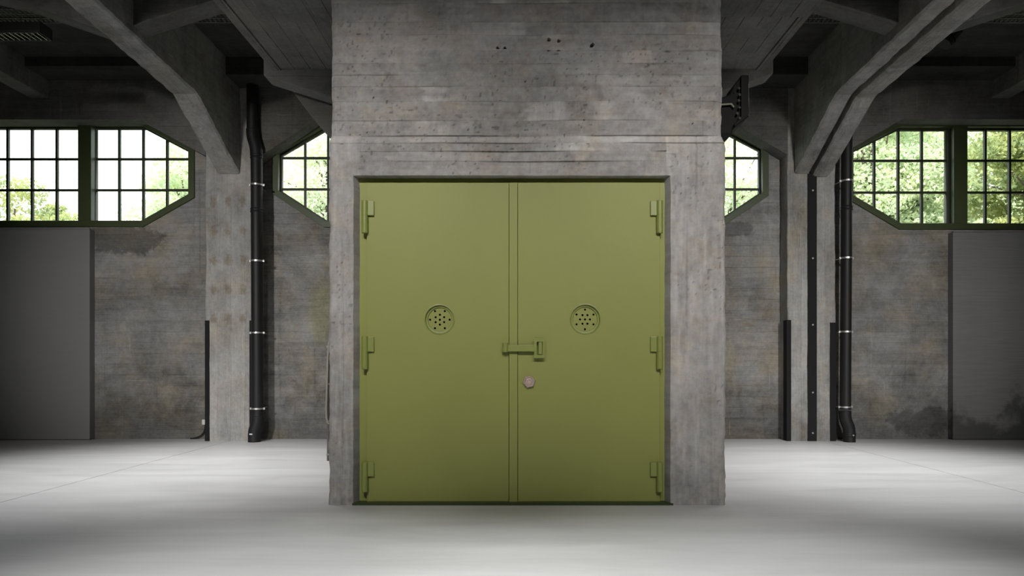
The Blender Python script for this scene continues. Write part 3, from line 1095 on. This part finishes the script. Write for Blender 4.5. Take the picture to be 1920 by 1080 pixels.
def leaf(x0, x1, vx, vy, vr, pattern, lab):
    o = rect(x0, 342.5, x1, 941, YD)
    cx, cz = pc(vx, vy)
    r = vr / S(YD)
    lf = plate('door_leaf', [o, circle(cx, cz, r, 48)], YD, YD + 0.045, M['door'], door, 0.003)
    # folded lower edge
    a, b = P(x0 + 8, 941, YD), P(x1 - 3, 936, YD)
    box_obj('bottom_fold', a.x, b.x, YD - 0.004, YD + 0.001, a.z + 0.004, b.z, M['door'], lf, 0.0015)
    # vent: pressed rim, dish with drilled holes
    bm = bmesh.new()
    prof = [(r + 0.006, -0.0005), (r + 0.004, -0.004), (r - 0.002, -0.005), (r - 0.005, 0.000), (r - 0.007, 0.016), (r - 0.021, 0.018), (r - 0.024, 0.022), (r - 0.025, 0.040), (r + 0.004, 0.040)]
    n = 48
    rings = [[bm.verts.new((cx + q * math.cos(2 * PI * k / n), YD + d, cz + q * math.sin(2 * PI * k / n))) for k in range(n)] for q, d in prof]
    for i in range(len(rings)):
        r0, r1 = rings[i], rings[(i + 1) % len(rings)]
        for k in range(n):
            bm.faces.new((r0[k], r0[(k + 1) % n], r1[(k + 1) % n], r1[k]))
    bm_obj('vent_rim', bm, M['hinge'], lf, True)
    holes = [circle(cx + hx / S(YD), cz + hy / S(YD), 2.1 / S(YD), 10) for hx, hy in pattern]
    plate('vent_disc', [circle(cx, cz, r - 0.0235, 40)] + holes, YD + 0.030, YD + 0.037, M['door'], lf)
    return lf


def hexp(r, a0):
    return [(r * math.cos(math.radians(a0 + 60 * k)), r * math.sin(math.radians(a0 + 60 * k))) for k in range(6)]


leafL = leaf(687.5, 954.1, 824, 599, 27.5, [(0, 0)] + hexp(9.3, 30) + hexp(18.5, 0), 'left')
leafR = leaf(971.1, 1237.5, 1097.5, 598.5, 28, [(0, 0)] + hexp(9.3, 0) + hexp(18.5, 30), 'right')
a, b = P(954.8, 941, YD), P(970.4, 343, YD)
box_obj('astragal', a.x, b.x, YD - 0.012, YD + 0.002, a.z, b.z, M['door'], door, 0.002)
# black plate, its colour standing for shade behind vents and seams
box_obj('shade_backing', wx(690, YD), wx(1236, YD), YD + 0.055, YD + 0.07, 0.05, wz(350, YD), M['dark'], door)

# hinges
for side in (0, 1):
    for yt, yb, pb in ((376, 437.5, 404.5), (630.5, 692.5, 659.5), (866, 922.5, 893)):
        if side == 0:
            bx0, bx1, p0, p1 = 678, 690, 688, 701.5
        else:
            bx0, bx1, p0, p1 = 1231, 1243, 1219.5, 1233
        yh = YD - 0.020
        t, bt = P((bx0 + bx1) / 2, yt, yh), P((bx0 + bx1) / 2, yb, yh)
        rr = (bx1 - bx0) / 2 / S(yh)
        mz = wz(pb, yh)
        h = tube_obj('hinge', [t, t + Vector((0, 0, -0.003)), Vector((t.x, t.y, mz + 0.0015)), Vector((t.x, t.y, mz)), Vector((t.x, t.y, mz - 0.0015)), bt + Vector((0, 0, 0.004)), bt],
                     [rr * 0.88, rr, rr, rr * 0.94, rr, rr, rr * 0.85], M['hinge'], door, 22)
        A, B = P(p0, pb, YD - 0.01), P(p1, yt + 1, YD - 0.01)
        box_obj('hinge_plate', A.x, B.x, YD - 0.024, YD + 0.001, A.z, B.z, M['hinge'], h, 0.003)

# hasp
YH = YD - 0.042
t, bt = P(947.5, 643, YH), P(947.5, 660, YH)
hasp = tube_obj('hasp', [t, bt], 5.6 / S(YH), M['hinge'], door, 18)
A, B = P(941, 660, YD), P(949, 644, YD)
box_obj('hasp_base', A.x, B.x, YH, YD + 0.001, A.z + 0.003, B.z - 0.003, M['hinge'], hasp)
A, B = P(950, 659, YH), P(1003, 647, YH)
box_obj('strap', A.x, B.x, YH - 0.006, YH + 0.004, A.z, B.z, M['hinge'], hasp, 0.0015)
plate('slotted_plate', [rect(1001, 634.5, 1021.5, 671.5, YH), rect(1006.5, 641, 1017.5, 665.5, YH)], YH - 0.008, YH + 0.004, M['hinge'], hasp, 0.0015)
A, B = P(1009.8, 664.5, YH), P(1016.3, 642, YH)
box_obj('staple', A.x, B.x, YH - 0.016, YD + 0.001, A.z, B.z, M['hinge'], hasp, 0.004)
A, B = P(1003, 674, YD), P(1019, 631, YD)
box_obj('staple_base', A.x, B.x, YD - 0.006, YD + 0.001, A.z, B.z, M['hinge'], hasp, 0.002)
# hexagonal boss
cx, cz = pc(992, 716, YD - 0.02)
kr = 11.4 / S(YD)
bm = bmesh.new()
prof = [(kr * 1.08, 0.001), (kr * 1.08, -0.012), (kr * 1.0, -0.026), (kr * 0.86, -0.032), (kr * 0.78, -0.030), (kr * 0.70, -0.026), (kr * 0.60, -0.030), (kr * 0.42, -0.033), (kr * 0.36, -0.028), (kr * 0.25, -0.028)]
rings = [[bm.verts.new((cx + q * math.cos(math.radians(12 + 60 * k)), YD + d, cz + q * math.sin(math.radians(12 + 60 * k)))) for k in range(6)] for q, d in prof]
for r0, r1 in zip(rings, rings[1:]):
    for k in range(6):
        bm.faces.new((r0[k], r0[(k + 1) % 6], r1[(k + 1) % 6], r1[k]))
bm.faces.new(rings[-1])
bm.faces.new(rings[0])
kb = bm_obj('lock_boss', bm, M['bronze'], door)
kb['label'] = 'pinkish worn metal hexagonal boss'
bm = bmesh.new()
for ang, rad, w in ((200, 0.55, 0.004), (255, 0.55, 0.004), (310, 0.5, 0.004), (20, 0.5, 0.003), (100, 0.45, 0.003)):
    qx, qz = cx + kr * rad * math.cos(math.radians(ang)), cz + kr * rad * math.sin(math.radians(ang))
    add_box(bm, qx - w, qx + w, YD - 0.036, YD - 0.025, qz - w * 0.6, qz + w * 0.6, 0.001)
bm_obj('raised_mark', bm, M['bronze'], kb)

# ------------------------------------------------------------------ big grey panels below the windows
YP = 10.61


def panel(x0, x1, ytop, mat, label):
    root = box_obj('wall_panel', x0, x1, YP, YB - 0.002, 0.008, wz(ytop, YP), mat, None, 0.006)
    tag(root, label, 'panel')
    zt = wz(ytop, YP)
    box_obj('top_ledge', x0, x1, YP - 0.012, YP + 0.05, zt, zt + 0.018, mat, root, 0.004)
    return root


panel(wx(-560, YP), wx(168, YP), 430, M['panel'], 'smooth dark grey panel standing under the left window')
panel(wx(1787, YP), wx(2500, YP), 435.5, M['plywood'], 'scuffed dark grey panel with wood grain under the right window')

# ------------------------------------------------------------------ black downpipes


def pipe_pts(pxs, Y):
    return [P(x, y, Y) for x, y in pxs]


def clamp(parent, x, y, Y, r, bracket):
    c = P(x, y, Y)
    bm = bmesh.new()
    n = 24
    hz = 0.012
    prof = [(r + 0.001, -hz), (r + 0.007, -hz), (r + 0.007, hz), (r + 0.001, hz)]
    rings = [[bm.verts.new((c.x + q * math.cos(2 * PI * k / n), c.y + q * math.sin(2 * PI * k / n), c.z + d)) for k in range(n)] for q, d in prof]
    for i in range(4):
        r0, r1 = rings[i], rings[(i + 1) % 4]
        for k in range(n):
            bm.faces.new((r0[k], r0[(k + 1) % n], r1[(k + 1) % n], r1[k]))
    for s in (-1, 1):
        add_box(bm, c.x + s * (r + 0.003), c.x + s * (r + 0.028), c.y - 0.010, c.y + 0.010, c.z - 0.016, c.z + 0.016, 0.003)
    k = bm_obj('pipe_clamp', bm, M['zinc'], parent)
    if bracket:
        bm = bmesh.new()
        bx = c.x - r - 0.085
        add_tube(bm, [(c.x - r * 0.9, c.y + 0.02, c.z), (bx, YB - 0.02, c.z - 0.02)], 0.007, 8)
        add_box(bm, bx - 0.035, bx + 0.02, YB - 0.045, YB, c.z - 0.055, c.z + 0.03, 0.004)
        add_box(bm, bx - 0.02, bx + 0.005, YB - 0.07, YB - 0.04, c.z - 0.01, c.z + 0.02, 0.003)
        add_box(bm, bx - 0.02, bx + 0.005, YB - 0.07, YB - 0.04, c.z - 0.05, c.z - 0.02, 0.003)
        bm_obj('wall_bracket', bm, M['zinc'], k)
    else:
        tube_obj('fixing_rod', [(c.x, c.y + r, c.z), (c.x, YB + 0.001, c.z)], 0.008, M['zinc'], k, 8)


def coupling(parent, x, y, Y, r, hpx=5.5):
    z0, z1 = wz(y + hpx, Y), wz(y - hpx, Y)
    X_ = wx(x, Y)
    tube_obj('coupling', [(X_, Y, z0), (X_, Y, z0 + 0.012), (X_, Y, z0 + 0.02), (X_, Y, z1 - 0.02), (X_, Y, z1 - 0.012), (X_, Y, z1)],
             [r + 0.004, r + 0.010, r + 0.005, r + 0.005, r + 0.010, r + 0.004], M['black'], parent, 24)


YPI = 10.34
rp = 10.6 / S(YPI)
dl = empty('downpipe', P(477, 828, YPI), 'black downpipe beside the left pilaster, offset near the top', 'pipe')
dl.location.z = 0
tube_obj('upper_pipe', [P(473.5, 151, YPI), P(473.5, 244, YPI)], rp * 0.98, M['black'], dl, 24)
tube_obj('inlet_collar', [P(473.5, 151, YPI), P(473.5, 152.5, YPI), P(473.5, 156, YPI), P(473.5, 157, YPI)], [rp * 1.1, rp * 1.22, rp * 1.22, rp], M['black'], dl, 24)
tube_obj('offset_bend', bez(P(473.5, 243, YPI), P(473.5, 268, YPI), P(481, 264, YPI), P(481, 292, YPI), 14), rp * 1.08, M['black'], dl, 24)
tube_obj('lower_pipe', [P(481, 288, YPI), P(483, 785, YPI)], rp, M['black'], dl, 24)
coupling(dl, 473.5, 247, YPI, rp, 4)
coupling(dl, 481.1, 294, YPI, rp, 4)
coupling(dl, 481.4, 395, YPI, rp, 4)
coupling(dl, 482.8, 781, YPI, rp, 3)
zb = 829.0
foot_pts = bez(P(483, 783, YPI), P(483, 802, YPI), P(477, 799, YPI), P(477, 817, YPI), 12)
foot_pts.append(Vector((foot_pts[-1].x, YPI, 0.002)))
tube_obj('foot_bend', foot_pts, rp * 1.1, M['black'], dl, 24)
A = P(475, 813, YPI)
box_obj('foot_label', A.x - 0.022, A.x + 0.022, YPI - rp * 1.1 - 0.004, YPI - rp * 1.1 + 0.012, A.z - 0.010, A.z + 0.010, M['white_plastic'], dl, 0.002)
for x, y in ((481.3, 347), (481.8, 489.5), (482.3, 624), (482.9, 766)):
    clamp(dl, x, y, YPI, rp, False)

dr = empty('downpipe', P(1588, 828, YPI), 'black downpipe beside the right twin pilaster, kinked at its foot', 'pipe')
dr.location.z = 0
rp2 = 9.9 / S(YPI)
tube_obj('upper_pipe', [P(1588.5, 150, YPI), P(1585, 768, YPI)], rp2, M['black'], dr, 24)
coupling(dr, 1587.5, 391, YPI, rp2, 4)
coupling(dr, 1584.6, 774, YPI, rp2, 4)
foot_pts = bez(P(1584.5, 772, YPI), P(1584, 797, YPI), P(1592.5, 791, YPI), P(1592.5, 814, YPI), 12)
foot_pts.append(Vector((foot_pts[-1].x, YPI, 0.002)))
tube_obj('foot_bend', foot_pts, rp2 * 1.1, M['black'], dr, 24)
coupling(dr, 1592.5, 815, YPI, rp2 * 1.08, 3)
A = P(1594, 815, YPI)
tube_obj('foot_bolt', [(A.x, YPI - rp2 * 1.2 - 0.012, A.z), (A.x, YPI - rp2 * 1.1, A.z)], 0.012, M['zinc'], dr, 8)
for x, y in ((1587.8, 339.5), (1587, 484), (1586, 622), (1585, 763)):
    clamp(dr, x, y, YPI, rp2, True)

# ------------------------------------------------------------------ steel corner guards and joint strip


def guard(x0, x1, ytop, label, flip):
    """angle iron wrapped round a pilaster arris"""
    X0, X1 = wx(x0, YU - 0.012), wx(x1, YU - 0.012)
    z1 = wz(ytop, YU)
    if flip:   # left arris
        poly = [(X0, YU - 0.012), (X1, YU - 0.012), (X1, YU + 0.0), (X0 + 0.012, YU + 0.0), (X0 + 0.012, YU + 0.12), (X0, YU + 0.12)]
    else:
        poly = [(X0, YU - 0.012), (X1, YU - 0.012), (X1, YU + 0.12), (X1 - 0.012, YU + 0.12), (X1 - 0.012, YU + 0.0), (X0, YU + 0.0)]
    o = prism_obj('corner_guard', poly, 0.0, z1, M['steel_black'], 'Z', None, 0.002)
    return tag(o, label, 'corner guard')


guard(384, 392.5, 601, 'black steel corner guard on the left edge of the left pilaster', True)
guard(467.5, 474.5, 601, 'black steel corner guard behind the left downpipe', False)
guard(1475, 1483.5, 600, 'black steel corner guard beside the white capped conduit', True)
guard(1557, 1568, 605, 'black steel corner guard left of the right downpipe', False)
st0, st1 = wx(1515, YU - 0.02), wx(1532, YU - 0.02)
js = box_obj('joint_strip', st0, st1, YU - 0.014, YU + 0.012, 0.0, wz(326, YU), M['steel_black'], None, 0.002)
tag(js, 'tall black steel strip bolted over the joint between the twin pilasters', 'strip')
for yb in (357, 484, 609, 736, 812):
    c = P(1524, yb, YU - 0.014)
    tube_obj('bolt', [(c.x, YU - 0.024, c.z), (c.x, YU - 0.019, c.z), (c.x, YU - 0.012, c.z)], [0.011, 0.016, 0.016], M['zinc'], js, 6, False)

# ------------------------------------------------------------------ conduits at the floor
cl = empty('conduit', (wx(384, YB), YB - 0.03, 0), 'short cable in a white end cap left of the left pilaster', 'conduit')
A = P(383.5, 790, YB - 0.05)
box_obj('end_cap', A.x - 0.026, A.x + 0.026, YB - 0.085, YB, A.z - 0.05, A.z + 0.03, M['white_plastic'], cl, 0.006)
tube_obj('cable', bez((A.x + 0.01, YB - 0.045, A.z - 0.04), (A.x + 0.012, YB - 0.045, 0.16), (A.x + 0.0, YB - 0.045, 0.02), (A.x - 0.22, YB - 0.05, 0.013), 14), 0.011, M['black'], cl, 10)
cr = empty('conduit', (wx(1468, YB), YB - 0.05, 0), 'thin pipe with a white cap standing left of the right pilasters', 'conduit')
A = P(1468.5, 789, YB - 0.05)
tube_obj('end_cap', [(A.x, A.y, A.z - 0.05), (A.x, A.y, A.z + 0.045), (A.x, A.y, A.z + 0.048)], [0.024, 0.024, 0.02], M['white_plastic'], cr, 16)
tube_obj('riser', [(A.x, A.y, 0.0), (A.x, A.y, A.z - 0.045)], 0.012, M['zinc'], cr, 12)

# cable hanging down the left side of the shaft
cb_ = empty('hanging_cable', (XL0 - 0.02, 5.95, 0.3), 'cream cable looped down the left side of the shaft', 'cable')
yc = 5.93
k0 = [P(616.5, 640, yc), P(614.5, 672, yc), P(613, 720, yc), P(611.8, 765, yc), P(612.2, 784, yc), P(615, 793, yc), P(619, 796, yc), P(622, 780, yc)]
tube_obj('loop', k0, 0.0085, M['cream'], cb_, 10)
tube_obj('straight_run', [P(616, 640, yc + 0.05), P(615.5, 780, yc + 0.05), P(615, 864, yc + 0.05)], 0.010, M['plain'], cb_, 10)

for y in (650, 720, 790, 852):
    A = P(615.6, y, yc + 0.05)
    box_obj('cable_clip', A.x - 0.014, XL0 + 0.02, yc + 0.038, yc + 0.062, A.z - 0.008, A.z + 0.008, M['zinc'], cb_, 0.002)

# ------------------------------------------------------------------ black loudspeaker on the shaft's right side
YS = 6.55


def sp_(x, y, Y=YS):
    return tuple(P(x, y, Y).xz)


ls = empty('wall_speaker', P(1370, 210, YS), 'black angular loudspeaker fixed high on the right side of the shaft', 'speaker')
prism_obj('cabinet', [sp_(1336, 196), sp_(1349, 193), sp_(1360, 188), sp_(1366, 174), sp_(1376, 160), sp_(1381, 158), sp_(1381, 233), sp_(1371, 244), sp_(1364, 252), sp_(1364, 262), sp_(1336, 262)], YS - 0.16, YS + 0.22, M['speaker'], 'Y', ls, 0.012)
prism_obj('front_baffle', [sp_(1377, 157), sp_(1391, 157), sp_(1391.5, 232), sp_(1380, 241), sp_(1366, 252), sp_(1364, 247), sp_(1377, 232)], YS - 0.20, YS + 0.26, M['speaker'], 'Y', ls, 0.010)
A = P(1391.2, 196, YS)
box_obj('front_grille', A.x - 0.002, A.x + 0.010, YS - 0.17, YS + 0.23, wz(230, YS), wz(170, YS), M['white_plastic'], ls, 0.004)
A = P(1355, 196, YS - 0.17)
tube_obj('bracket_arm', [P(1345, 197, YS - 0.19), P(1371, 195, YS - 0.19), P(1376, 201, YS - 0.19)], 0.009, M['cream'], ls, 10)
for y in (166, 178, 189, 202, 213, 222):
    A = P(1384 + 3 * math.sin(y), y, YS - 0.2)
    tube_obj('screw_head', [(A.x, A.y - 0.008, A.z), (A.x, A.y + 0.01, A.z)], 0.012, M['housing'], ls, 8)
A, B = P(1366.5, 188, YS - 0.165), P(1379, 160, YS - 0.165)
tube_obj('edge_trim', [P(1376, 174, YS - 0.17), P(1378, 162, YS - 0.17)], 0.007, M['housing'], ls, 8)

# ------------------------------------------------------------------ cable tray, louvred lamp, ceiling can
ct = empty('cable_tray', (0, 7.95, 5.26), 'long wire mesh cable tray hung across under the dark ceiling', 'cable tray')
YT0, YT1, ZTR = 7.93, 8.25, 5.31
bm = bmesh.new()
for y in (YT0, YT0 + 0.11, YT1 - 0.11, YT1):
    add_tube(bm, [(-13.5, y, ZTR), (13.5, y, ZTR)], 0.006, 6)
for y in (YT0, YT1):
    add_tube(bm, [(-13.5, y, ZTR + 0.06), (13.5, y, ZTR + 0.06)], 0.005, 6)
bm_obj('long_wires', bm, M['wire'], ct)['kind'] = 'stuff'
bm = bmesh.new()
x = -13.4
while x < 13.4:
    if abs(x) < 9.0 and not (-3.1 < x < 3.1):
        add_tube(bm, [(x, YT0, ZTR + 0.06), (x, YT0, ZTR), (x, YT1, ZTR), (x, YT1, ZTR + 0.06)], 0.006, 5)
    x += 0.055
bm_obj('cross_wires', bm, M['wire'], ct)['kind'] = 'stuff'
for x in (-12, -9.2, -6.6, -4.0, -3.4, 3.4, 4.0, 6.6, 9.2, 12):
    tube_obj('hanger_rod', [(x, 8.09, ZTR), (x, 8.09, ZC)], 0.006, M['wire'], ct, 6)

lx1 = wx(47, 7.75)
lamp = empty('louvre_lamp', (lx1 - 0.6, 8.1, 4.98), 'unlit fluorescent lamp with bright metal louvres at the upper left', 'lamp')
ly0, ly1, lz0 = 7.98, 8.20, 5.06
bm = bmesh.new()
add_prism(bm, [(ly0, lz0), (ly0 + 0.012, lz0), (ly0 + 0.03, lz0 + 0.10), (ly1 - 0.03, lz0 + 0.10), (ly1 - 0.012, lz0), (ly1, lz0), (ly1, lz0 + 0.03), (ly1 - 0.03, lz0 + 0.14), (ly0 + 0.03, lz0 + 0.14), (ly0, lz0 + 0.03)], lx1 - 1.5, lx1, 'X')
bm_obj('lamp_housing', bm, M['housing'], lamp)
box_obj('end_plate', lx1 - 0.006, lx1 + 0.004, ly0, ly1, lz0, lz0 + 0.13, M['housing'], lamp)
for k in range(22):
    x = lx1 - 0.05 - k * 0.065
    prism_obj('louvre_blade', [(x, lz0 + 0.004), (x + 0.006, lz0 + 0.004), (x + 0.014, lz0 + 0.05), (x + 0.008, lz0 + 0.05)], ly0 + 0.02, ly1 - 0.02, M['reflector'], 'Y', lamp)
tube_obj('lamp_tube', [(lx1 - 1.45, 8.09, lz0 + 0.075), (lx1 - 0.05, 8.09, lz0 + 0.075)], 0.016, M['white_plastic'], lamp, 12)
for x in (lx1 - 0.3, lx1 - 1.2):
    tube_obj('hanger_rod', [(x, 8.09, lz0 + 0.13), (x, 8.09, ZTR)], 0.006, M['wire'], lamp, 6)

YCN = 8.6
cn = empty('ceiling_spotlight', P(1783, 70, YCN), 'small dark cylindrical spotlight under the ceiling at upper right', 'lamp')
tube_obj('lamp_can', [P(1770, 83, YCN), P(1784, 66, YCN), P(1792, 56, YCN)], 0.088, M['housing'], cn, 24)
tube_obj('lamp_ring', [P(1776, 75.5, YCN), P(1778.4, 72.6, YCN)], 0.094, M['steel_black'], cn, 24)
A = P(1787, 62, YCN)
tube_obj('lamp_stem', [(A.x, YCN, A.z), (A.x, YCN, ZC)], 0.014, M['steel_black'], cn, 10)

# ------------------------------------------------------------------ outside: lawn and trees
gr = box_obj('ground', -80, 80, 11.1, 120, -0.6, -0.35, M['grass'])
tag(gr, None, None, None, 'structure')


def tree(x, y, h, crown_c, crown_r, n_clump, n_leaf, leaf_sz, mat, label, seed):
    """crown_c: height of the crown centre; crown_r: (rx, ry, rz)"""
    rnd = np.random.default_rng(seed)
    root = empty('tree', (x, y, -0.35), label, 'tree')
    bm = bmesh.new()
    add_tube(bm, [(x, y, -0.4), (x + 0.05, y, h * 0.3), (x - 0.1, y + 0.1, h * 0.6), (x + 0.1, y, h * 0.9)], [0.22, 0.17, 0.10, 0.03], 9)
    cl = []
    while len(cl) < n_clump:
        q = rnd.uniform(-1, 1, 3)
        if 0.15 < np.dot(q, q) < 1:
            cl.append(np.array([x, y, crown_c]) + q * np.array(crown_r))
    for c in cl[::3]:
        zb_ = h * rnd.uniform(0.25, 0.6)
        add_tube(bm, [(x, y, zb_), (x + (c[0] - x) * 0.5, y + (c[1] - y) * 0.5, zb_ + (c[2] - zb_) * 0.65), tuple(c)], [0.07, 0.04, 0.012], 6)
    bm_obj('trunk', bm, M['bark'], root, True)
    N_ = n_clump * n_leaf
    cc = np.repeat(np.array(cl), n_leaf, 0)
    cr_ = np.repeat(rnd.uniform(0.35, 0.8, n_clump), n_leaf)[:, None]
    d = rnd.normal(0, 1, (N_, 3))
    d /= np.linalg.norm(d, axis=1)[:, None]
    pos = cc + d * cr_ * rnd.uniform(0.2, 1, (N_, 1)) ** 0.5 * np.array([1.15, 1.15, 0.75])
    a = rnd.normal(0, 1, (N_, 3))
    a /= np.linalg.norm(a, axis=1)[:, None]
    b = np.cross(a, rnd.normal(0, 1, (N_, 3)))
    b /= np.linalg.norm(b, axis=1)[:, None]
    nrm = np.cross(a, b)
    s = leaf_sz * rnd.uniform(0.6, 1.3, (N_, 1))
    # five-point leaf with a folded midrib
    v = np.stack([pos - a * s, pos - a * s * 0.1 + b * s * 0.55 + nrm * s * 0.15, pos + a * s, pos - a * s * 0.1 - b * s * 0.55 + nrm * s * 0.15], 1).reshape(-1, 3)
    i = np.arange(N_)[:, None] * 4
    tri = np.concatenate([i + np.array([0, 1, 2]), i + np.array([0, 2, 3])], 0)
    me = bpy.data.meshes.new('foliage')
    me.from_pydata(v.tolist(), [], tri.tolist())
    o = link('foliage', me, mat, root)
    o['kind'] = 'stuff'
    return root


tree(-14.6, 22, 5.8, 3.9, (3.0, 2.0, 1.9), 46, 250, 0.08, M['leaf'], 'low leafy tree at the bottom of the left window', 1)
tree(-18.6, 25, 7.6, 5.4, (2.2, 2.0, 2.4), 30, 250, 0.08, M['leaf'], 'leafy treetop at the far left edge of the left window', 2)
tree(-11.0, 23, 9.3, 5.9, (2.1, 1.8, 2.8), 60, 250, 0.08, M['leaf_pale'], 'pale tree at the right end of the left window', 3)
tree(-6.4, 24, 11, 7.0, (2.6, 2.0, 3.2), 110, 250, 0.08, M['leaf_haze'], 'pale tree behind the window left of the shaft', 4)
tree(6.8, 25, 11, 7.0, (2.6, 2.0, 3.4), 110, 250, 0.08, M['leaf_haze'], 'pale tree behind the window right of the shaft', 5)
tree(12.4, 24, 11.5, 7.4, (3.2, 2.0, 3.4), 230, 250, 0.08, M['leaf_pale'], 'bushy pale tree in the left part of the right window', 6)
tree(17.0, 20.5, 11, 6.8, (3.2, 2.0, 3.6), 210, 250, 0.08, M['leaf'], 'darker leafy tree with bare boughs at the far right window', 7)
tree(19.5, 32, 15, 9.5, (5.0, 2.0, 4.6), 160, 150, 0.14, M['leaf_pale'], 'tall pale tree standing behind the darker tree on the right', 8)
